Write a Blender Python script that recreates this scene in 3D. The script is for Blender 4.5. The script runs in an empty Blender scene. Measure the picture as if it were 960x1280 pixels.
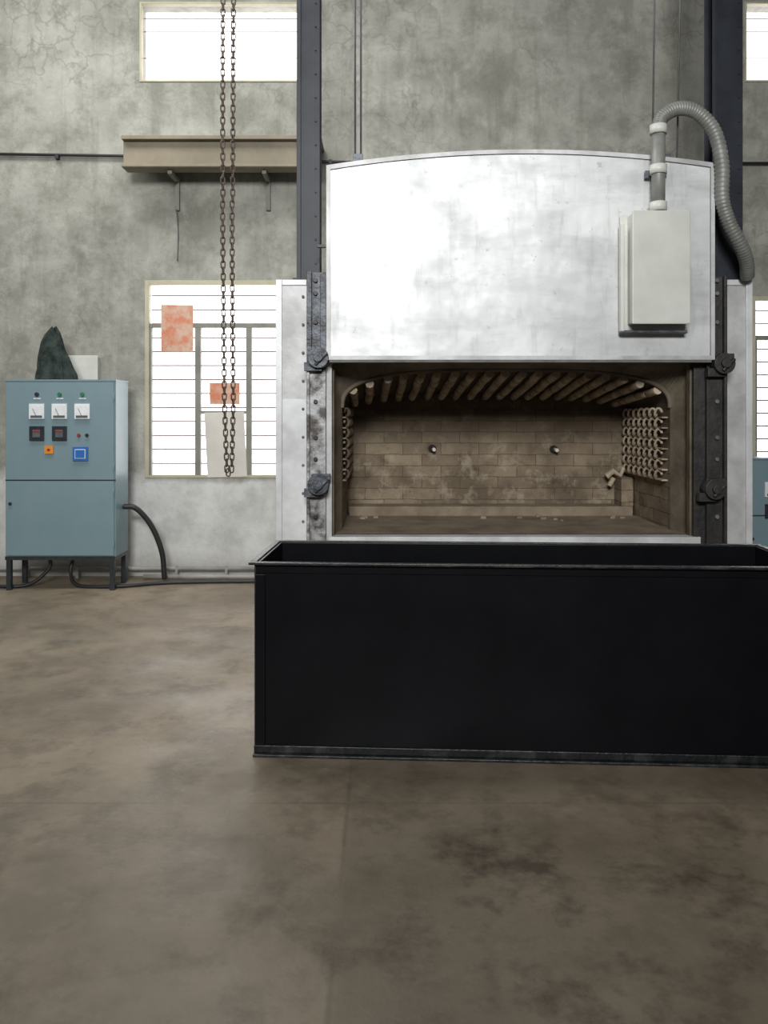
import bpy, bmesh, math, random
from mathutils import Vector, Matrix, noise
random.seed(7)
sc = bpy.context.scene
sc.view_settings.view_transform = 'Standard'
sc.view_settings.look = 'None'

# ------------------------------------------------------------ materials
def nodes(name):
    m = bpy.data.materials.new(name); m.use_nodes = True
    nt = m.node_tree; b = nt.nodes['Principled BSDF']
    return m, nt, b
def N(nt, t, **kw):
    n = nt.nodes.new(t)
    for k, v in kw.items():
        if hasattr(n, k) and k not in n.inputs.keys(): setattr(n, k, v)
        else: n.inputs[k].default_value = v
    return n
def c4(c): return (c[0], c[1], c[2], 1)
def mat(name, c1, c2=None, scale=6, rough=.6, metal=0., bump=0., detail=6, lo=.35, hi=.65, spec=.5, stretch=(1,1,1)):
    m, nt, b = nodes(name)
    c2 = c2 or tuple(x*.85 for x in c1)
    tc = N(nt, 'ShaderNodeTexCoord'); mp = N(nt, 'ShaderNodeMapping'); mp.inputs['Scale'].default_value = stretch
    nt.links.new(tc.outputs['Object'], mp.inputs['Vector'])
    no = N(nt, 'ShaderNodeTexNoise', Scale=scale, Detail=detail, Roughness=.6)
    nt.links.new(mp.outputs[0], no.inputs['Vector'])
    r = N(nt, 'ShaderNodeValToRGB'); e = r.color_ramp.elements
    e[0].position = lo; e[0].color = c4(c1); e[1].position = hi; e[1].color = c4(c2)
    nt.links.new(no.outputs['Fac'], r.inputs['Fac']); nt.links.new(r.outputs[0], b.inputs['Base Color'])
    b.inputs['Roughness'].default_value = rough; b.inputs['Metallic'].default_value = metal
    b.inputs['Specular IOR Level'].default_value = spec
    if bump:
        bp = N(nt, 'ShaderNodeBump', Strength=bump, Distance=.02)
        n2 = N(nt, 'ShaderNodeTexNoise', Scale=scale*4, Detail=8)
        nt.links.new(mp.outputs[0], n2.inputs['Vector'])
        nt.links.new(n2.outputs['Fac'], bp.inputs['Height']); nt.links.new(bp.outputs[0], b.inputs['Normal'])
    return m
def mix(nt, fac, a, b, mode='MIX'):
    n = nt.nodes.new('ShaderNodeMix'); n.data_type = 'RGBA'; n.blend_type = mode
    for s, v in ((n.inputs[0], fac), (n.inputs[6], a), (n.inputs[7], b)):
        if isinstance(v, (int, float)): s.default_value = v
        elif isinstance(v, tuple): s.default_value = c4(v)
        else: nt.links.new(v, s)
    return n.outputs[2]
def ramp(nt, src, p0, p1, v0=0., v1=1.):
    n = nt.nodes.new('ShaderNodeMapRange'); n.clamp = True
    nt.links.new(src, n.inputs[0]); n.inputs[1].default_value = p0; n.inputs[2].default_value = p1
    n.inputs[3].default_value = v0; n.inputs[4].default_value = v1
    return n.outputs[0]
def math_(nt, op, a, b=None):
    n = nt.nodes.new('ShaderNodeMath'); n.operation = op
    for i, v in enumerate((a, b)):
        if v is None: continue
        if isinstance(v, (int, float)): n.inputs[i].default_value = v
        else: nt.links.new(v, n.inputs[i])
    return n.outputs[0]
def noi(nt, vec, scale, detail=6, rough=.6, dist=0.):
    n = N(nt, 'ShaderNodeTexNoise', Scale=scale, Detail=detail, Roughness=rough, Distortion=dist)
    nt.links.new(vec, n.inputs['Vector']); return n.outputs['Fac']
def scaled(nt, vec, s):
    mp = N(nt, 'ShaderNodeMapping'); mp.inputs['Scale'].default_value = s; nt.links.new(vec, mp.inputs['Vector']); return mp.outputs[0]

def wall_mat():
    m, nt, b = nodes('plaster_wall')
    tc = N(nt, 'ShaderNodeTexCoord'); v = tc.outputs['Object']
    col = mix(nt, ramp(nt, noi(nt, v, .8, 8, .65), .38, .62), (.20,.20,.172), (.36,.355,.32))
    col = mix(nt, ramp(nt, noi(nt, v, 3.2, 10, .75, .6), .44, .64, 0, .5), col, (.44,.43,.39))
    col = mix(nt, ramp(nt, noi(nt, v, 5, 10, .75), .48, .64, 0, .5), col, (.14,.136,.11))
    col = mix(nt, ramp(nt, noi(nt, scaled(nt, v, (5, 5, .5)), 1.6, 6, .6), .52, .70, 0, .4), col, (.13,.125,.102))
    dn = N(nt, 'ShaderNodeTexNoise', Scale=3.5, Detail=7); nt.links.new(v, dn.inputs['Vector'])
    ad = N(nt, 'ShaderNodeVectorMath', operation='MULTIPLY_ADD'); nt.links.new(dn.outputs['Color'], ad.inputs[0])
    ad.inputs[1].default_value = (.6,.6,.6); nt.links.new(v, ad.inputs[2])
    vo = N(nt, 'ShaderNodeTexVoronoi', feature='DISTANCE_TO_EDGE'); vo.inputs['Scale'].default_value = 3.2
    nt.links.new(ad.outputs[0], vo.inputs['Vector'])
    cr = ramp(nt, vo.outputs['Distance'], .004, .05, 1, 0)
    cm = math_(nt, 'MULTIPLY', cr, ramp(nt, noi(nt, v, .9, 3), .50, .60, 0, .35))
    col = mix(nt, cm, col, (.10,.10,.08))
    sp = N(nt, 'ShaderNodeSeparateXYZ'); nt.links.new(v, sp.inputs[0])
    zz = math_(nt, 'ADD', sp.outputs['Z'], math_(nt, 'MULTIPLY', noi(nt, v, 2.5), .25))
    dm = ramp(nt, zz, .98, 1.12, .85, 0)
    wc = mix(nt, ramp(nt, noi(nt, v, 5, 8), .4, .7), (.66,.66,.65), (.48,.48,.47))
    col = mix(nt, dm, col, wc)
    st = ramp(nt, sp.outputs['Z'], 0.0, .25, .5, 0)
    col = mix(nt, st, col, (.22,.19,.16))
    nt.links.new(col, b.inputs['Base Color']); b.inputs['Roughness'].default_value = .85
    bp = N(nt, 'ShaderNodeBump', Strength=.4, Distance=.02)
    nt.links.new(noi(nt, v, 12, 10, .7), bp.inputs['Height']); nt.links.new(bp.outputs[0], b.inputs['Normal'])
    return m

def floor_mat():
    m, nt, b = nodes('stained_concrete_floor')
    tc = N(nt, 'ShaderNodeTexCoord'); v = tc.outputs['Object']
    sp = N(nt, 'ShaderNodeSeparateXYZ'); nt.links.new(v, sp.inputs[0])
    X, Y = sp.outputs['X'], sp.outputs['Y']
    col = mix(nt, ramp(nt, noi(nt, v, .6, 8, .62, .4), .38, .62), (.295,.238,.175), (.195,.16,.115))
    col = mix(nt, ramp(nt, noi(nt, v, 1.5, 10, .66, .1), .46, .60, 0, .5), col, (.11,.084,.056))
    col = mix(nt, ramp(nt, noi(nt, v, 4.0, 10, .72, .1), .50, .62, 0, .45), col, (.085,.063,.042))
    col = mix(nt, ramp(nt, noi(nt, v, 9, 9, .75, .1), .54, .70, 0, .3), col, (.36,.31,.24))
    yn = math_(nt, 'ADD', Y, math_(nt,'MULTIPLY',noi(nt, v, 1.3, 5),1.0))
    near = ramp(nt, yn, 3.3, 4.0, 1, 0)
    col = mix(nt, math_(nt, 'MULTIPLY', near, .38), col, (.075,.06,.04))  # foreground darkened in the colour, for weaker light near the camera
    slab = math_(nt, 'MULTIPLY', ramp(nt, X, -.15, -.12), ramp(nt, Y, 3.45, 3.6, 1, 0))
    col = mix(nt, math_(nt, 'MULTIPLY', slab, .32), col, (.065,.05,.033))
    blot = ramp(nt, noi(nt, v, 2.1, 10, .72, .05), .50, .62, 0, .8)
    nb = math_(nt, 'MULTIPLY', near, ramp(nt, X, -.5, .1, .4, 1))
    col = mix(nt, math_(nt, 'MULTIPLY', blot, nb), col, (.036,.025,.017))
    j1 = ramp(nt, math_(nt, 'ABSOLUTE', math_(nt, 'ADD', X, .14)), .002, .014, 1, 0)
    j2 = ramp(nt, math_(nt, 'ABSOLUTE', math_(nt, 'ADD', Y, -3.1)), .002, .010, .8, 0)
    j = math_(nt, 'MAXIMUM', j1, j2)
    j = math_(nt, 'MULTIPLY', j, ramp(nt, noi(nt, v, 2.3), .40, .58, .08, .4))
    col = mix(nt, j, col, (.045,.035,.026))
    nt.links.new(col, b.inputs['Base Color'])
    nt.links.new(ramp(nt, noi(nt, v, 1.7, 8), .38, .62, .38, .62), b.inputs['Roughness'])
    bp = N(nt, 'ShaderNodeBump', Strength=.18, Distance=.01)
    nt.links.new(noi(nt, v, 25, 8), bp.inputs['Height']); nt.links.new(bp.outputs[0], b.inputs['Normal'])
    return m

def brick_mat(name, axis):
    m, nt, b = nodes(name)
    tc = N(nt, 'ShaderNodeTexCoord'); sp = N(nt, 'ShaderNodeSeparateXYZ'); nt.links.new(tc.outputs['Object'], sp.inputs[0])
    v = tc.outputs['Object']
    cb = N(nt, 'ShaderNodeCombineXYZ'); nt.links.new(sp.outputs[axis], cb.inputs['X'])
    wob = math_(nt, 'MULTIPLY', noi(nt, v, 6, 3), .022)
    nt.links.new(math_(nt, 'ADD', sp.outputs['Z'], wob), cb.inputs['Y'])
    br = N(nt, 'ShaderNodeTexBrick'); nt.links.new(cb.outputs[0], br.inputs['Vector'])
    br.inputs['Scale'].default_value = 1.
    br.inputs['Color1'].default_value = (.33,.26,.18,1); br.inputs['Color2'].default_value = (.21,.16,.11,1)
    br.inputs['Mortar'].default_value = (.13,.10,.068,1)
    br.inputs['Mortar Size'].default_value = .004; br.inputs['Mortar Smooth'].default_value = .8
    br.inputs['Brick Width'].default_value = .33; br.inputs['Row Height'].default_value = .098
    col = mix(nt, ramp(nt, noi(nt, v, 2.2, 8, .7), .42, .60, 0, .75), br.outputs['Color'], (.11,.08,.052))
    col = mix(nt, ramp(nt, noi(nt, v, 7, 8, .7), .52, .64, 0, .55), col, (.44,.37,.28))
    col = mix(nt, ramp(nt, noi(nt, v, 4, 8, .7, .3), .56, .66, 0, .6), col, (.05,.036,.024))
    col = mix(nt, ramp(nt, math_(nt, 'ADD', sp.outputs['Z'], math_(nt, 'MULTIPLY', noi(nt, v, 3), .3)), 1.28, 1.48, 0, .65), col, (.070,.050,.031))
    nt.links.new(col, b.inputs['Base Color']); b.inputs['Roughness'].default_value = .9
    bp = N(nt, 'ShaderNodeBump', Strength=.5, Distance=.02, invert=True)
    nt.links.new(br.outputs['Fac'], bp.inputs['Height']); nt.links.new(bp.outputs[0], b.inputs['Normal'])
    return m

def door_mat(name='aluminium_painted_door', dirt=1.):
    m, nt, b = nodes(name)
    tc = N(nt, 'ShaderNodeTexCoord'); v = tc.outputs['Object']
    col = mix(nt, ramp(nt, noi(nt, v, .9, 7, .6, .3), .40, .62), (.72,.73,.735), (.52,.53,.54))
    col = mix(nt, ramp(nt, noi(nt, scaled(nt, v, (1, 1, 3.5)), 1.6, 8, .65, .3), .45, .66, 0, .6*dirt), col, (.39,.395,.40))
    col = mix(nt, ramp(nt, noi(nt, scaled(nt, v, (6, 1, .8)), 2.5, 6, .6), .55, .70, 0, .4*dirt), col, (.35,.345,.335))
    col = mix(nt, ramp(nt, noi(nt, v, 16, 6, .7), .61, .70, 0, .5), col, (.27,.25,.22))
    nt.links.new(col, b.inputs['Base Color']); b.inputs['Metallic'].default_value = .18
    nt.links.new(ramp(nt, noi(nt, v, 2.5, 6), .35, .65, .36, .54), b.inputs['Roughness'])
    bp = N(nt, 'ShaderNodeBump', Strength=.3, Distance=.03)
    nt.links.new(noi(nt, v, 2.0, 3), bp.inputs['Height']); nt.links.new(bp.outputs[0], b.inputs['Normal'])
    return m

WALL = wall_mat(); FLOOR = floor_mat(); DOOR = door_mat()
BRX = brick_mat('firebrick_back', 'X'); BRY = brick_mat('firebrick_side', 'Y')
ALU = mat('aluminium_painted_sheet', (.72,.73,.74), (.50,.50,.51), 3.3, .45, .12, .08, lo=.38, hi=.65)
ALUD = mat('worn_aluminium_paint', (.62,.62,.63), (.38,.375,.37), 3.5, .5, .1, .15)
SEAM = mat('dark_seam', (.10,.10,.10), (.16,.16,.15), 10, .7)
BLACK = mat('black_enamel_steel', (.0032,.0034,.0048), (.0058,.006,.008), 2.5, .33, 0, .05, spec=.16)
BLKEDGE = mat('black_edge_highlight', (.008,.009,.010), (.045,.045,.045), 11, .40, 0, .2, lo=.48, hi=.72, spec=.4)  # rim highlight painted as paler patches in the edge colour
POST = mat('dark_blue_steel', (.010,.012,.019), (.022,.026,.036), 4, .5, spec=.35)
GUIDE = mat('rusty_guide_steel', (.40,.40,.41), (.07,.06,.055), 7, .5, .2, .3, lo=.44, hi=.58)
GUIDEB = mat('blue_black_guide_steel', (.09,.10,.12), (.025,.025,.03), 9, .45, .2, .3, lo=.42, hi=.6)
GUIDED = mat('oily_guide_steel', (.018,.017,.018), (.045,.04,.038), 8, .5, .1, .2)
LINER = mat('scorched_liner', (.085,.066,.046), (.17,.14,.10), 5, .8, 0, .3)
VAULT = mat('vault_refractory', (.06,.043,.028), (.10,.075,.05), 6, .9, 0, .3)
RIB = mat('ceramic_rib', (.56,.46,.35), (.25,.19,.13), 7, .8, 0, .3)
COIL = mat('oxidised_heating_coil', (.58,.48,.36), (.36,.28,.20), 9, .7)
COILD = mat('dark_heating_coil', (.26,.20,.14), (.13,.10,.07), 9, .8)  # darker coil colour, used along the left wall
HEARTH = mat('hearth_refractory', (.33,.265,.19), (.20,.155,.11), 5, .9, 0, .3)
BLUE = mat('blue_grey_powder_coat', (.175,.26,.295), (.195,.28,.315), 3, .38)
BLUED = mat('blue_grey_shadow_gap', (.03,.05,.06), None, 3, .5)
WHITE = mat('meter_white', (.80,.83,.85), (.72,.74,.76), 20, .35)
DARKG = mat('instrument_black', (.02,.025,.03), (.035,.04,.045), 20, .3)
SCREEN = mat('display_grey', (.12,.14,.15), (.09,.11,.12), 20, .2)
ORANGE = mat('switch_orange', (.75,.28,.04), (.65,.22,.03), 20, .4)
RED = mat('pilot_red', (.30,.04,.03), None, 20, .3)
GREEN = mat('pilot_green', (.04,.20,.12), None, 20, .3)
MBLUE = mat('meter_blue', (.03,.13,.42), (.04,.16,.48), 20, .3)
FRAME = mat('cream_window_frame', (.46,.43,.32), (.38,.35,.25), 5, .6)
MULL = mat('grey_mullion', (.22,.22,.19), (.16,.16,.14), 5, .6)
BARM = mat('window_bar_paint', (.26,.20,.19), (.20,.16,.15), 5, .7)
BEAM = mat('beige_channel_paint', (.23,.195,.14), (.16,.135,.09), 3, .6, 0, .1)
RUST = mat('rusty_chain', (.075,.055,.045), (.13,.10,.08), 15, .6, .4)
CABLE = mat('cable_black', (.02,.02,.022), None, 8, .5)
CABG = mat('wire_rope', (.08,.08,.08), (.12,.12,.12), 8, .5)
HOSE = mat('grey_flex_conduit', (.28,.28,.265), (.18,.18,.165), 6, .5, .2)
BOXW = mat('junction_box_paint', (.64,.64,.60), (.54,.54,.50), 3, .45)
PIPE = mat('pale_conduit', (.38,.37,.35), (.25,.24,.22), 5, .5)
POSTER = mat('poster_orange', (.55,.19,.10), (.55,.37,.28), 9, .6, lo=.42, hi=.58)
PAPER = mat('paper_greyish', (.62,.59,.54), (.52,.49,.45), 3, .7)
CLOTH = mat('dark_green_cloth', (.016,.024,.023), (.050,.064,.058), 12, .95, 0, .5, spec=.15)
ROOF = mat('roof_sheet', (.35,.36,.36), (.28,.29,.29), 2, .7)
TIP = mat('thermocouple_ceramic', (.75,.68,.58), None, 10, .5)
HOLE = mat('dark_hole', (.015,.01,.008), None, 10, .9)  # solid disc; the shade inside the hole is put into its colour

# ------------------------------------------------------------ mesh builder
class G:
    def __init__(s, name): s.name = name; s.bm = bmesh.new(); s.mats = []
    def mi(s, m):
        if m not in s.mats: s.mats.append(m)
        return s.mats.index(m)
    def box(s, x0, x1, y0, y1, z0, z1, m):
        v = [s.bm.verts.new((x, y, z)) for z in (z0, z1) for y in (y0, y1) for x in (x0, x1)]
        i = s.mi(m)
        for q in ((0,2,3,1),(4,5,7,6),(0,1,5,4),(1,3,7,5),(3,2,6,7),(2,0,4,6)):
            f = s.bm.faces.new([v[k] for k in q]); f.material_index = i
        return s
    def face(s, pts, m, smooth=False):
        f = s.bm.faces.new([s.bm.verts.new(p) for p in pts]); f.material_index = s.mi(m); f.smooth = smooth
        return s
    def prism(s, pts, y0, y1, m):
        i = s.mi(m); n = len(pts)
        a = [s.bm.verts.new((p[0], y0, p[1])) for p in pts]; b = [s.bm.verts.new((p[0], y1, p[1])) for p in pts]
        fs = [s.bm.faces.new(a), s.bm.faces.new(b[::-1])]
        for k in range(n): fs.append(s.bm.faces.new((a[k], b[k], b[(k+1)%n], a[(k+1)%n])))
        for f in fs: f.material_index = i
        return s
    def tube(s, path, r, m, seg=10, closed=False, caps=True):
        path = [Vector(p) for p in path]; n = len(path); i = s.mi(m)
        rf = r if callable(r) else (lambda k: r)
        rings = []; up = None
        for k, p in enumerate(path):
            a = path[(k-1) % n] if (k > 0 or closed) else p
            b = path[(k+1) % n] if (k < n-1 or closed) else p
            t = (b-a).normalized()
            if up is None: up = t.orthogonal().normalized()
            up = (up - t*up.dot(t)).normalized(); w = t.cross(up)
            rr = rf(k)
            rings.append([s.bm.verts.new(p + rr*(math.cos(q)*up + math.sin(q)*w)) for q in [2*math.pi*j/seg for j in range(seg)]])
        for k in range(n if closed else n-1):
            A, B = rings[k], rings[(k+1) % n]
            for j in range(seg):
                f = s.bm.faces.new((A[j], A[(j+1)%seg], B[(j+1)%seg], B[j])); f.material_index = i; f.smooth = True
        if caps and not closed:
            for R in (rings[0][::-1], rings[-1]):
                f = s.bm.faces.new(R); f.material_index = i
        return s
    def cyl(s, p0, p1, r, m, seg=16): return s.tube([p0, p1], r, m, seg)
    def out(s, bevel=0., loc=None, rotz=0.):
        bmesh.ops.recalc_face_normals(s.bm, faces=s.bm.faces[:])
        me = bpy.data.meshes.new(s.name); s.bm.to_mesh(me); s.bm.free()
        for m in s.mats: me.materials.append(m)
        o = bpy.data.objects.new(s.name, me); sc.collection.objects.link(o)
        if loc: o.location = loc
        o.rotation_euler[2] = rotz
        if bevel:
            b = o.modifiers.new('bevel', 'BEVEL'); b.width = bevel; b.segments = 2; b.limit_method = 'ANGLE'; b.angle_limit = math.radians(50)
        return o
def spline(pts, n=12):
    pts = [Vector(p) for p in pts]; P = [pts[0]*2-pts[1]] + pts + [pts[-1]*2-pts[-2]]; out = []
    for i in range(1, len(P)-2):
        for k in range(n):
            t = k/n
            out.append(.5*((2*P[i]) + (P[i+1]-P[i-1])*t + (2*P[i-1]-5*P[i]+4*P[i+1]-P[i+2])*t*t + (3*P[i]-P[i-1]-3*P[i+1]+P[i+2])*t**3))
    out.append(P[-2]); return out

# ------------------------------------------------------------ room
WY = 7.5; CZ = 6.2; XL, XR = -6., 8.; YF = -6.
G('floor').box(XL-.2, XR+.2, YF-.2, WY+.2, -.15, 0, FLOOR).out()
wins = [(-2.24,-.62,.92,2.77), (-2.29,-.60,4.63,5.38), (3.44,5.1,.92,2.62), (3.38,5.2,4.63,5.38)]
g = G('wall_back')
zs = [0, .92, 2.62, 2.77, 4.63, 5.38, CZ]; xs = sorted({XL-.2, XR+.2, *[w[0] for w in wins], *[w[1] for w in wins]})
for i in range(len(xs)-1):
    for k in range(len(zs)-1):
        cx, cz = (xs[i]+xs[i+1])/2, (zs[k]+zs[k+1])/2
        if any(w[0] < cx < w[1] and w[2] < cz < w[3] for w in wins): continue
        g.box(xs[i], xs[i+1], WY, WY+.2, zs[k], zs[k+1], WALL)
bmesh.ops.remove_doubles(g.bm, verts=g.bm.verts[:], dist=.0005)
seen = {}
for f in g.bm.faces[:]:
    key = tuple(sorted(((round(v.co.x,3), round(v.co.y,3), round(v.co.z,3)) for v in f.verts)))
    seen.setdefault(key, []).append(f)
dead = [f for fs in seen.values() if len(fs) > 1 for f in fs]
bmesh.ops.delete(g.bm, geom=dead, context='FACES_ONLY')
g.out()
G('wall_left').box(XL-.2, XL, YF, WY, 0, CZ, WALL).out()
G('wall_right').box(XR, XR+.2, YF, WY, 0, CZ, WALL).out()
G('wall_front').box(XL-.2, XR+.2, YF-.2, YF, 0, CZ, WALL).out()
G('ceiling').box(XL-.2, XR+.2, YF-.2, WY+.2, CZ, CZ+.1, ROOF).out()

# windows
def lower_window(name, x0, x1, z0, z1):
    g = G(name); y0, y1 = WY-.012, WY+.06; t = .040
    g.box(x0, x0+t, y0, y1, z0, z1, FRAME); g.box(x1-t, x1, y0, y1, z0, z1, FRAME)
    g.box(x0+t, x1-t, y0, y1, z1-t, z1, FRAME); g.box(x0+t, x1-t, y0, y1, z0, z0+t*.7, FRAME)
    W = x1-x0; zt = z0 + (z1-z0)*.77
    g.box(x0+t, x1-t, WY+.0, WY+.05, zt-.016, zt+.022, MULL)
    for fx in (.305, .60, ):
        g.box(x0+W*fx-.026, x0+W*fx+.026, WY-.005, WY+.05, z0+.03, zt-.016, MULL)
    g.box(x0+t, x0+t+.02, WY-.003, WY+.05, z0+.03, zt-.016, MULL)
    g.box(x0+W*.305, x0+W*.60, WY, WY+.05, z0+.60, z0+.63, MULL)
    n = 14
    for k in range(1, n):
        z = z0 + (z1-z0)*k/n
        g.cyl((x0+t, WY+.075, z), (x1-t, WY+.075, z), .0075, BARM, 8)
    return g.out(.003)
lower_window('window_1', *wins[0]); lower_window('window_3', *wins[2])
def upper_window(name, x0, x1, z0, z1):
    g = G(name); y0, y1 = WY-.01, WY+.05; t = .018
    g.box(x0, x0+t, y0, y1, z0, z1, FRAME); g.box(x1-t, x1, y0, y1, z0, z1, FRAME)
    g.box(x0+t, x1-t, y0, y1, z1-t, z1, FRAME); g.box(x0+t, x1-t, y0, y1, z0, z0+t, FRAME)
    for k in (2, 4, 5):
        z = z0+(z1-z0)*k/6; g.cyl((x0+t, WY+.06, z), (x1-t, WY+.06, z), .0055, BARM, 8)
    g.cyl(((x0+x1)/2, WY+.07, z0+t), ((x0+x1)/2, WY+.07, z1-t), .0045, BARM, 8)
    return g.out(.003)
upper_window('window_2', *wins[1]); upper_window('window_4', *wins[3])

def sheet(name, x0, x1, z0, z1, m, tilt=0, y=WY-.018):
    g = G(name); n = 8; th = .002
    top = []
    for s_ in (0, 1):
        row = []
        for i in range(n+1):
            for k in range(n+1):
                u, w = i/n, k/n
                x = x0+(x1-x0)*u + tilt*(1-w)*.06; z = z0+(z1-z0)*w + tilt*u*.02
                row.append(g.bm.verts.new((x, y - s_*th - .006*math.sin(3*u+2*w), z)))
        top.append(row)
    i_ = g.mi(m)
    for s_ in (0, 1):
        for i in range(n):
            for k in range(n):
                a = i*(n+1)+k; f = g.bm.faces.new([top[s_][q] for q in (a, a+1, a+n+2, a+n+1)]); f.material_index = i_; f.smooth = True
    g.out()
sheet('poster', -2.085, -1.785, 2.10, 2.54, POSTER)
sheet('poster.001', -1.63, -1.35, 1.61, 1.81, POSTER)
sheet('paper_sheet', -1.68, -1.31, .925, 1.53, PAPER, tilt=.5)

# ------------------------------------------------------------ wall channel shelf on brackets
g = G('steel_channel_shelf')
x0, x1 = -2.34, -.56
g.box(x0, x1, 7.18, 7.20, 3.72, 4.0, BEAM); g.box(x0, x1, 7.20, WY, 3.97, 4.0, BEAM); g.box(x0, x1, 7.12, 7.18, 3.965, 4.0, BEAM)
g.box(x0, x1, 7.12, 7.18, 3.72, 3.745, BEAM); g.box(x0, x1, 7.20, 7.30, 3.72, 3.74, BEAM)
for bx in (-1.93, -1.08):
    g.box(bx-.02, bx+.02, 7.46, WY, 3.42, 3.97, MULL); g.box(bx-.02, bx+.02, 7.20, 7.46, 3.68, 3.72, MULL)
g.out(.004)

g = G('wall_conduit'); g.tube([(XL, 7.47, 3.98), (-2.5, 7.47, 3.93), (0, 7.47, 3.86), (XR, 7.47, 3.86)], .014, CABLE, 8)
for k in range(16): 
    x = XL+.4+k*.85
    z = 3.98-(x-XL)/6*.12 if x < 0 else 3.86
    g.box(x-.015, x+.015, 7.45, WY, z-.02, z+.02, CABLE)
g.out()
G('hanging_wire').tube(spline([(-1.93, 7.44, 3.42), (-1.92, 7.46, 3.2), (-1.93, 7.47, 2.95)]), .005, CABG, 6).out()

# ------------------------------------------------------------ furnace
g = G('industrial_furnace')
FX0, FX1, FY0, FY1, FT = -.77, 2.62, 5.70, 7.30, 2.47
OX0, OX1, OZ0, OZ1 = -.385, 2.21, .655, 1.875
g.box(FX0, OX0, FY0, FY1, 0, FT, ALUD); g.box(OX1, FX1, FY0, FY1, 0, FT, ALUD)
g.box(OX0, OX1, FY0, FY1, OZ1+.06, FT, ALUD); g.box(OX0, OX1, FY0, FY1, 0, .60, ALUD); g.box(OX0, OX1, 7.02, FY1, .60, OZ1+.06, ALUD)
g.box(OX0, OX1, 5.58, 5.86, .60, .655, ALU)
cx, hw = .90, 1.21; yi, yb = 5.90, 6.96
def arch(n=40, slope=0.):
    out = []
    for k in range(n+1):
        a = math.pi*(1-k/n); c, s_ = math.cos(a), math.sin(a)
        out.append((cx+hw*math.copysign(abs(c)**.62, c), 1.56+(.285-slope)*abs(s_)**.72))
    return out
AF, AB = arch(), arch(slope=.15)
zf = .66
inner = [(cx-hw, zf)] + AF + [(cx+hw, zf)]
back = [(cx-hw, zf)] + AB + [(cx+hw, zf)]
outer = [(OX0, zf)] + [(OX0+(OX1-OX0)*(p[0]-cx+hw)/(2*hw), OZ1) for k, p in enumerate(AF)] + [(OX1, zf)]
for k in range(len(inner)-1):
    a, b = outer[k], outer[k+1]; c, d = inner[k+1], inner[k]
    g.face([(a[0], FY0+.02, a[1]), (b[0], FY0+.02, b[1]), (c[0], yi, c[1]), (d[0], yi, d[1])], LINER)
    e, f = back[k+1], back[k]
    side = k == 0 or k == len(inner)-2
    g.face([(d[0], yi, d[1]), (c[0], yi, c[1]), (e[0], yb, e[1]), (f[0], yb, f[1])], BRY if side else VAULT)
g.face([(p[0], yb, p[1]) for p in back], BRX)
g.face([(OX0, FY0, zf), (OX1, FY0, zf), (cx+hw, yb, zf), (cx-hw, yb, zf)], HEARTH)
g.box(OX0-.001, OX1+.001, FY0, FY0+.03, OZ1, OZ1+.07, LINER)
rr = random.Random(3)
for k in range(19):
    u = -0.93+1.86*k/18
    j = min(range(41), key=lambda q: abs(AF[q][0]-(cx+hw*u)))
    a, b = AF[j], AB[j]; xx = cx+hw*u
    n = 5
    for q in range(n):
        t0, t1 = q/n, (q+.93)/n; jit = rr.uniform(-.006, .006)
        P = lambda t: (xx-.03*t+jit, yi+.02+(yb-.04-yi)*t, a[1]+(b[1]-a[1])*t-.030)
        g.tube([P(t0), P(t1)], .033, RIB, 8)
g.tube([(p[0], yi, p[1]) for p in AF], .018, LINER, 8)
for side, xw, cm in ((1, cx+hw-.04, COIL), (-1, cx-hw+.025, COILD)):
    for r in range(7):
        z = 1.06+r*.078; path = []
        for k in range(70):
            y = 6.0+.9*k/69
            path.append((xw+side*.015*math.cos(k*.62), y, z+.030*math.sin(k*.62)))
        g.tube(path, .011, cm, 6)
        g.box(min(xw-.005*side, xw+.045*side), max(xw-.005*side, xw+.045*side), 5.95, 6.94, z-.045, z-.033, RIB if side > 0 else COILD)
for tx, tz in ((.42, 1.215), (1.475, 1.21)):
    g.cyl((tx, yb-.012, tz), (tx, yb+.01, tz), .035, HOLE, 16); g.cyl((tx+.01, yb-.10, tz-.005), (tx+.01, yb, tz), .016, TIP, 12)
for k in range(12):
    x = rr.uniform(-.2, 2.0); y = rr.uniform(6.4, 6.7); s_ = rr.uniform(.012, .03)
    g.box(x-s_, x+s_, y-s_*.6, y+s_*.6, .655, .66+s_*.8, HEARTH)
g.tube([(1.90,6.84,.98),(1.96,6.84,1.03),(2.02,6.84,.99),(2.05,6.84,1.06)], lambda k: .03-.004*k, COIL, 8)
g.tube([(1.93,6.86,.90),(1.97,6.86,.97)], .022, COIL, 8)
g.box(2.0, 2.1, 6.74, 6.94, .74, .98, BRX)
g.box(-.29, 2.09, 6.72, 6.95, .66, .74, HEARTH)
for xa, xb in ((FX0, FX0+.045), (FX1-.045, FX1)):
    g.box(xa, xb, 5.685, 5.70, 0, FT, ALU)
for xa, xb in ((FX0+.045, -.55), (2.38, FX1-.045)):
    g.box(xa, xb, 5.688, 5.70, FT-.04, FT, ALU)
g.box(FX0+.045, -.55, 5.69, 5.70, 0, 1.62, ALU)
for z in [0.15+.2*k for k in range(12)]:
    for x in (-.575, 2.41):
        g.cyl((x, 5.68, z), (x, 5.70, z), .010, SEAM, 10)
g.box(-.525, -.405, 5.56, 5.70, 0, 1.86, GUIDE); g.box(-.525, -.405, 5.56, 5.70, 1.86, 2.50, GUIDEB)
g.box(-.535, -.515, 5.53, 5.56, 0, 1.84, GUIDE); g.box(-.535, -.50, 5.53, 5.56, 1.84, 2.50, GUIDEB)
g.box(-.44, -.40, 5.52, 5.56, 1.84, 2.48, GUIDEB)
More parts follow.
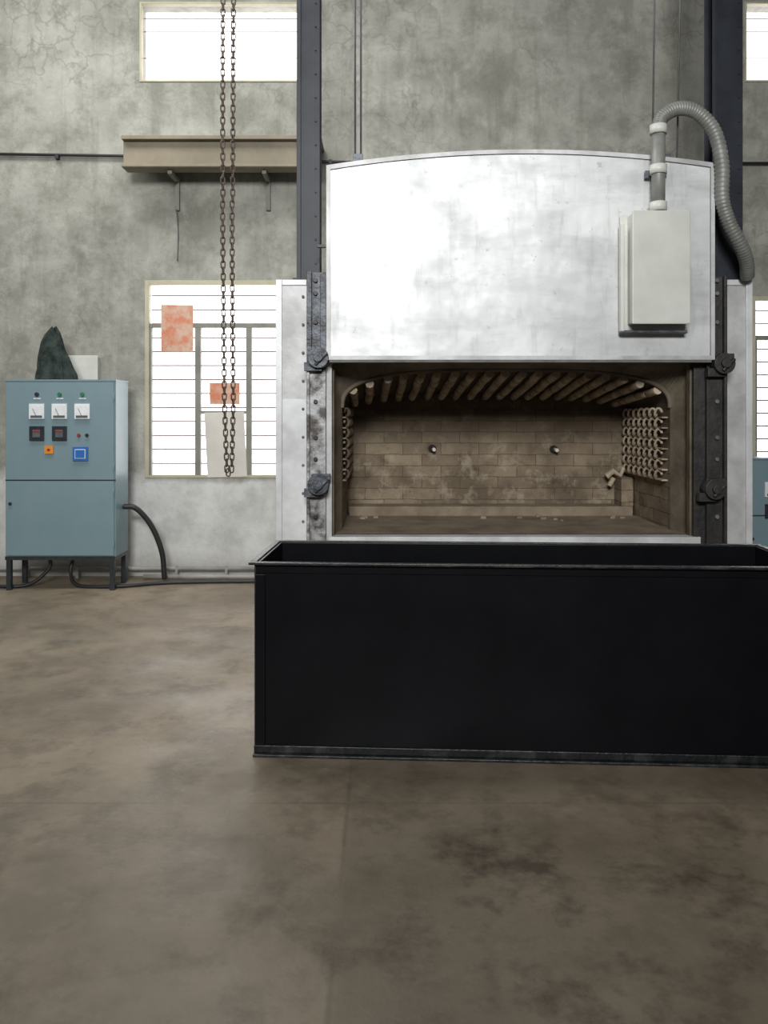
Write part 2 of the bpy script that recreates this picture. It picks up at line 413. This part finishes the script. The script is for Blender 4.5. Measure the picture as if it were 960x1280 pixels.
g.box(-.405, -.365, 5.60, 5.70, 0, 1.87, ALUD); g.box(-.365, -.35, 5.64, 5.70, .6, 1.87, LINER)
g.box(2.245, 2.37, 5.56, 5.70, 0, 2.47, GUIDED); g.box(2.35, 2.37, 5.52, 5.56, 0, 2.47, GUIDED)
g.box(2.17, 2.25, 5.60, 5.70, 0, 1.87, GUIDED); g.box(2.155, 2.17, 5.64, 5.70, .6, 1.87, LINER)
for x, z, m in ((-.45, 1.90, GUIDEB), (-.45, 1.03, GUIDEB), (2.33, 1.86, GUIDED), (2.27, 1.00, GUIDED)):
    g.cyl((x, 5.46, z), (x, 5.56, z), .072, m, 24); g.cyl((x, 5.43, z), (x, 5.46, z), .032, m, 12)
    g.box(x-.10, x+.02, 5.50, 5.555, z-.09, z-.03, m); g.cyl((x-.02, 5.45, z-.05), (x+.06, 5.45, z+.03), .012, m, 8)
    g.box(x-.05, x+.08, 5.50, 5.558, z+.03, z+.07, m)
for z in (.3,.8,1.2,1.35,1.6,2.15,2.35,2.44):
    for x, m in ((-.475, GUIDED), (2.31, SEAM)): g.cyl((x, 5.54, z), (x, 5.56, z), .015, m, 10)
g.out(.003)

# ------------------------------------------------------------ furnace door
g = G('furnace_lift_door')
DX0, DX1, DZ0, DZc, DZp = -.395, 2.265, 1.885, 3.225, 3.325
def dpts(i):
    p = [(DX0+i, DZ0+i), (DX1-i, DZ0+i)]
    for k in range(25):
        u = 1-k/24; x = DX0+i+(DX1-DX0-2*i)*u
        p.append((x, DZc-i+(DZp-DZc)*(1-(2*(u-.02)-1)**2)))
    return p
g.prism(dpts(0), 5.49, 5.55, DOOR)
g.prism(dpts(.05), 5.55, 5.665, LINER)
o_, i_ = dpts(0), dpts(.028)
for k in range(len(o_)):
    a, b = o_[k], o_[(k+1) % len(o_)]; c, d = i_[(k+1) % len(o_)], i_[k]
    g.face([(a[0], 5.475, a[1]), (b[0], 5.475, b[1]), (c[0], 5.475, c[1]), (d[0], 5.475, d[1])], ALUD)
    g.face([(a[0], 5.475, a[1]), (b[0], 5.475, b[1]), (b[0], 5.49, b[1]), (a[0], 5.49, a[1])], ALUD)
    g.face([(d[0], 5.475, d[1]), (c[0], 5.475, c[1]), (c[0], 5.489, c[1]), (d[0], 5.489, d[1])], SEAM)
g.box(DX0+.02, DX1-.02, 5.48, 5.54, DZ0-.018, DZ0, SEAM)
for x in (-.18, 1.95):
    g.box(x-.035, x+.035, 5.535, 5.555, 3.2, 3.315, GUIDEB)
g.box(-.46, -.39, 5.50, 5.53, 2.66, 2.68, GUIDED)
g.out(.002)
g = G('lifting_cable')
for x in (-.20, -.16): g.cyl((x, 5.545, 3.3), (x, 5.545, CZ), .007, CABG, 8)
g.out()
g = G('lifting_cable.001')
for a, b in ((1.86, 1.90), (2.03, 2.09)): g.cyl((a, 5.545, 3.28), (b, 5.545, CZ), .007, CABG, 8)
g.out()

def column(name, x0, x1):
    g = G(name); z0 = 2.475; ya, yb_ = 5.74, 5.90
    g.box(x0, x1, ya, ya+.015, z0, CZ, POST); g.box(x0, x1, yb_-.015, yb_, z0, CZ, POST)
    xm = (x0+x1)/2; g.box(xm-.006, xm+.006, ya+.015, yb_-.015, z0, CZ, POST)
    g.box(x0-.03, x1+.03, ya-.01, yb_+.03, z0, z0+.015, POST)
    g.box(x0, x0+.03, ya-.02, ya, z0, CZ, POST)
    for k in range(22):
        z = z0+.12+k*.17; g.cyl((x1-.03, ya-.008, z), (x1-.03, ya, z), .008, POST, 8)
    g.out(.002)
column('steel_column', -.625, -.46); column('steel_column.001', 2.36, 2.575)

# ------------------------------------------------------------ junction box & conduit
g = G('junction_box')
g.box(1.61, 2.07, 5.455, 5.47, 2.07, 2.87, BOXW)
g.box(1.60, 1.625, 5.40, 5.455, 2.07, 2.80, BOXW); g.box(1.60, 2.05, 5.40, 5.455, 2.06, 2.08, GUIDEB)
g.box(1.66, 2.03, 5.33, 5.455, 2.12, 2.86, BOXW)
g.box(1.652, 2.038, 5.315, 5.335, 2.112, 2.868, BOXW)
g.out(.006)
g = G('flexible_conduit')
g.cyl((1.85, 5.395, 2.868), (1.85, 5.395, 3.44), .045, HOSE, 20)
for z in (2.88, 3.13, 3.40): g.cyl((1.85, 5.395, z), (1.85, 5.395, z+.06), .057, BOXW, 20)
g.box(1.78, 1.92, 5.44, 5.47, 3.12, 3.17, GUIDEB)
pp = spline([(1.85,5.395,3.44),(1.88,5.395,3.52),(1.99,5.40,3.575),(2.12,5.41,3.55),(2.24,5.42,3.42),(2.295,5.43,3.2),(2.305,5.45,2.98),(2.36,5.47,2.82),(2.45,5.50,2.68),(2.52,5.56,2.57),(2.56,5.64,2.48)], 22)
g.tube(pp, lambda k: .047+.0035*math.sin(k*2.1), HOSE, 16)
g.out()

# ------------------------------------------------------------ tank
g = G('black_steel_tank')
L, D, H, t = 2.40, .58, .85, .012
g.box(0, L, 0, t, .02, H, BLACK); g.box(0, L, D-t, D, .02, H, BLACK)
g.box(0, t, t, D-t, .02, H, BLACK); g.box(L-t, L, t, D-t, .02, H, BLACK); g.box(0, L, 0, D, 0, .02, BLACK)
g.box(-.03, L+.03, -.03, .0, H-.006, H+.006, BLKEDGE); g.box(-.03, L+.03, D, D+.03, H-.006, H+.006, BLKEDGE)
g.box(-.03, 0, 0, D, H-.006, H+.006, BLKEDGE); g.box(L, L+.03, 0, D, H-.006, H+.006, BLKEDGE)
g.box(-.002, L+.002, -.006, 0, H-.045, H-.006, BLACK)
g.box(-.006, .04, -.008, 0, .03, H-.05, BLACK); g.box(-.008, 0, -.008, .04, .03, H-.006, BLKEDGE); g.box(L-.04, L+.006, -.008, 0, .03, H-.05, BLACK)
g.box(-.012, L+.012, -.03, .0, 0, .012, BLKEDGE); g.box(-.006, L+.006, -.010, 0, .012, .045, BLKEDGE)
g.box(-.012, 0, 0, D, 0, .04, BLKEDGE)
g.out(.003, loc=(-.565, 3.545, 0), rotz=math.radians(-3.0))

# ------------------------------------------------------------ control panels
def panel(name, loc, W=.95, z0=.29, z1=1.81, dp=.34):
    g = G(name); zm = z0+(z1-z0)*.432
    g.box(0, W, .012, dp, z0, z1, BLUE)
    g.box(-.004, W+.004, 0, dp, z1-.012, z1+.004, BLUE)
    g.box(.012, W-.012, -.006, .012, z0+.01, zm-.006, BLUE)
    g.box(.012, W-.012, -.006, .012, zm+.006, z1-.02, BLUE)
    g.box(.0, W, .008, .013, zm-.008, zm+.008, BLUED)
    for z in (z0+.1, zm-.1, zm+.12, z1-.15): g.cyl((W-.012, -.010, z-.03), (W-.012, -.010, z+.03), .007, BLUE, 8)
    g.cyl((.05, -.02, zm-.2), (.05, -.005, zm-.2), .014, DARKG, 12)
    k = W/.95
    def inst(x, z, w, h, body, face, inset=.018):
        g.box(x-w/2, x+w/2, -.022, -.006, z-h/2, z+h/2, body)
        g.box(x-w/2+inset, x+w/2-inset, -.025, -.022, z-h/2+inset, z+h/2-inset, face)
    top = z1
    for i, x in enumerate((.28, .475, .67)):
        x *= k
        g.cyl((x, -.022, top-.125), (x, -.006, top-.125), .018, (DARKG, GREEN, GREEN)[i], 14)
        g.box(x-.03, x+.03, -.008, -.006, top-.165, top-.155, WHITE)
        inst(x, top-.27, .13, .13, WHITE, WHITE, .012)
        g.box(x-.05, x+.05, -.028, -.025, top-.325, top-.305, SCREEN)
        g.tube([(x, -.029, top-.31), (x-.03, -.029, top-.245)], .0025, SCREEN, 6)
    for x in (.28, .475): inst(x*k, top-.46, .125, .125, DARKG, SCREEN, .03)
    for x in (.28, .475): g.box(x*k-.03, x*k+.03, -.027, -.024, top-.45, top-.435, RED)
    g.cyl((.64*k, -.022, top-.475), (.64*k, -.006, top-.475), .015, RED, 14)
    g.cyl((.71*k, -.022, top-.475), (.71*k, -.006, top-.475), .015, DARKG, 14)
    inst(.385*k, top-.60, .075, .07, ORANGE, RED, .025)
    inst(.655*k, top-.635, .13, .12, MBLUE, WHITE, .02); g.box(.655*k-.04, .655*k+.04, -.028, -.025, top-.67, top-.60, MBLUE)
    g.box(0, W, .0, .03, z0-.03, z0, DARKG); g.box(0, W, dp-.03, dp, z0-.03, z0, DARKG)
    g.box(0, .03, .03, dp-.03, z0-.03, z0, DARKG); g.box(W-.03, W, .03, dp-.03, z0-.03, z0, DARKG)
    for x in (0.01, W-.05):
        for y in (0, dp-.04):
            g.box(x, x+.04, y, y+.04, 0, z0-.03, DARKG)
    return g.out(.004, loc=loc)
panel('control_panel', (-3.26, 6.88, 0))
panel('control_panel.001', (3.16, 6.98, 0), W=.75, z0=.25, z1=1.13, dp=.30)

# cloth bag draped on the panel: bunched top, vertical folds, ragged hem falling to the right
g = G('cloth_bag'); i = g.mi(CLOTH); rings = []
nk = 40; nj = 120
wl = [.14,.135,.13,.13,.13,.125,.115,.085,.02]
wr = [.20,.185,.16,.14,.115,.09,.08,.06,.02]
for k in range(nk):
    h = k/(nk-1); f = h*8; a0 = min(7, int(f)); tt = f-a0
    Lr = wl[a0]*(1-tt)+wl[a0+1]*tt; Rr = wr[a0]*(1-tt)+wr[a0+1]*tt; row = []
    for j in range(nj):
        a = 2*math.pi*j/nj; cs = math.cos(a); sn = math.sin(a); R = Lr+(Rr-Lr)*(.5+.5*cs)
        wr_ = noise.noise(Vector((cs*2.2, sn*2.2, h*1.4)))*.30 + noise.noise(Vector((cs*5, sn*5, h*3+7)))*.16
        ridge = .16*abs(math.sin(4.5*a+h*2.2+wr_*3))*(1-h*.55)
        fold = .92+ridge+wr_*.6
        z = 1.816+.44*h + .035*noise.noise(Vector((cs*1.5+3, sn*1.5, h*2)))*h*2
        row.append(g.bm.verts.new((-2.925+R*fold*cs+.015*h, 7.05+.11*(1-h*.6)*fold*sn, max(1.815, z))))
    rings.append(row)
for k in range(nk-1):
    for j in range(nj):
        f = g.bm.faces.new((rings[k][j], rings[k][(j+1)%nj], rings[k+1][(j+1)%nj], rings[k+1][j])); f.material_index = i; f.smooth = True
g.bm.faces.new(rings[0][::-1]); g.bm.faces.new(rings[-1])
g.out()
g = G('wall_junction_box'); g.box(-2.95, -2.66, 7.42, WY, 1.84, 2.05, BOXW); g.box(-2.96, -2.65, 7.405, 7.42, 1.83, 2.06, BOXW); g.out(.005)

# ------------------------------------------------------------ cables and pipes on the floor
G('power_cable').tube(spline([(-2.305,7.08,.70),(-2.2,7.10,.68),(-2.08,7.15,.52),(-2.0,7.2,.28),(-1.98,7.22,.03)]), .024, CABLE, 10).out()
G('power_cable.001').tube(spline([(-6,7.2,.02),(-4,7.1,.02),(-3.35,6.95,.02),(-3.1,7.0,.03),(-2.95,7.05,.16),(-2.95,7.05,.26)]), .016, CABLE, 8).out()
G('power_cable.002').tube(spline([(-2.75,7.1,.26),(-2.76,7.05,.12),(-2.66,6.98,.02),(-2.3,6.97,.018),(-1.9,7.12,.018),(-1.2,7.18,.018),(-.9,7.2,.018)]), .016, CABLE, 8).out()
g = G('floor_conduit'); g.cyl((XL, 7.42, .085), (-.8, 7.42, .085), .02, PIPE, 10); g.cyl((-2.2, 7.32, .03), (-.8, 7.32, .03), .02, PIPE, 10)
for k in range(11):
    x = -5.6+k*.46; g.box(x-.012, x+.012, 7.40, 7.44, 0, .11, PIPE)
g.out()

# ------------------------------------------------------------ hoist chain (two strands)
g = G('hoist_chain')
def link(c, ang, h=.054, w=.029, r=.0052):
    pts = []; R = w/2
    for k in range(12):
        a = 2*math.pi*k/12; px = R*math.cos(a); pz = R*math.sin(a)+math.copysign((h-w)/2, math.sin(a) if abs(math.sin(a)) > 1e-6 else 1)
        pts.append((c[0]+px*math.cos(ang), c[1]+px*math.sin(ang), c[2]+pz))
    g.tube(pts, r, RUST, 6, closed=True)
p = .042
for s_, xb in ((0, -1.125), (1, -1.055)):
    z = 1.13; k = 0
    while z < CZ-.03:
        drift = .012*math.sin(z*1.3+s_)*(1 if z < 3 else .5)
        conv = .5*(xb+1.09)*max(0, 1-(z-1.1)/.5)
        link((xb-conv+drift*.5, 5.6+drift, z), (k % 2)*math.pi/2+.5); z += p; k += 1
link((-1.09, 5.6, 1.105), 0)
g.box(-1.25, -.93, 5.5, 5.7, CZ-.12, CZ, GUIDED)
g.out()

# ------------------------------------------------------------ light
w = bpy.data.worlds.new('overcast'); sc.world = w; w.use_nodes = True
bg = w.node_tree.nodes['Background']; bg.inputs[0].default_value = (1.0, .985, .985, 1); bg.inputs[1].default_value = 4.0
def area(name, loc, rot, sx, sy, e, col=(1,1,1), spread=180):
    l = bpy.data.lights.new(name, 'AREA'); l.shape = 'RECTANGLE'; l.size = sx; l.size_y = sy; l.energy = e; l.color = col; l.spread = math.radians(spread)
    o = bpy.data.objects.new(name, l); sc.collection.objects.link(o); o.location = loc; o.rotation_euler = rot; return o
area('fill_lamp_rear', (-.5, -5.0, 5.2), (math.radians(80), 0, math.radians(-2)), 3.0, 1.6, 225, (.985,1,.985), 80)  # added lamp behind the camera, aimed at the door; the roof is closed
area('fill_lamp_mid', (-2.4, 5.3, 6.15), (0, 0, 0), 4.5, 1.4, 205, (1,1,.97))  # added lamp under the closed roof, brightens the rear floor and wall

# ------------------------------------------------------------ camera
cd = bpy.data.cameras.new('camera'); co = bpy.data.objects.new('camera', cd); sc.collection.objects.link(co)
co.location = (0, 0, 1.5); co.rotation_euler = (math.radians(90), 0, 0)
cd.sensor_fit = 'VERTICAL'; cd.sensor_height = 36; cd.lens = 36*1000/1280; cd.shift_y = -120/1280
sc.camera = co
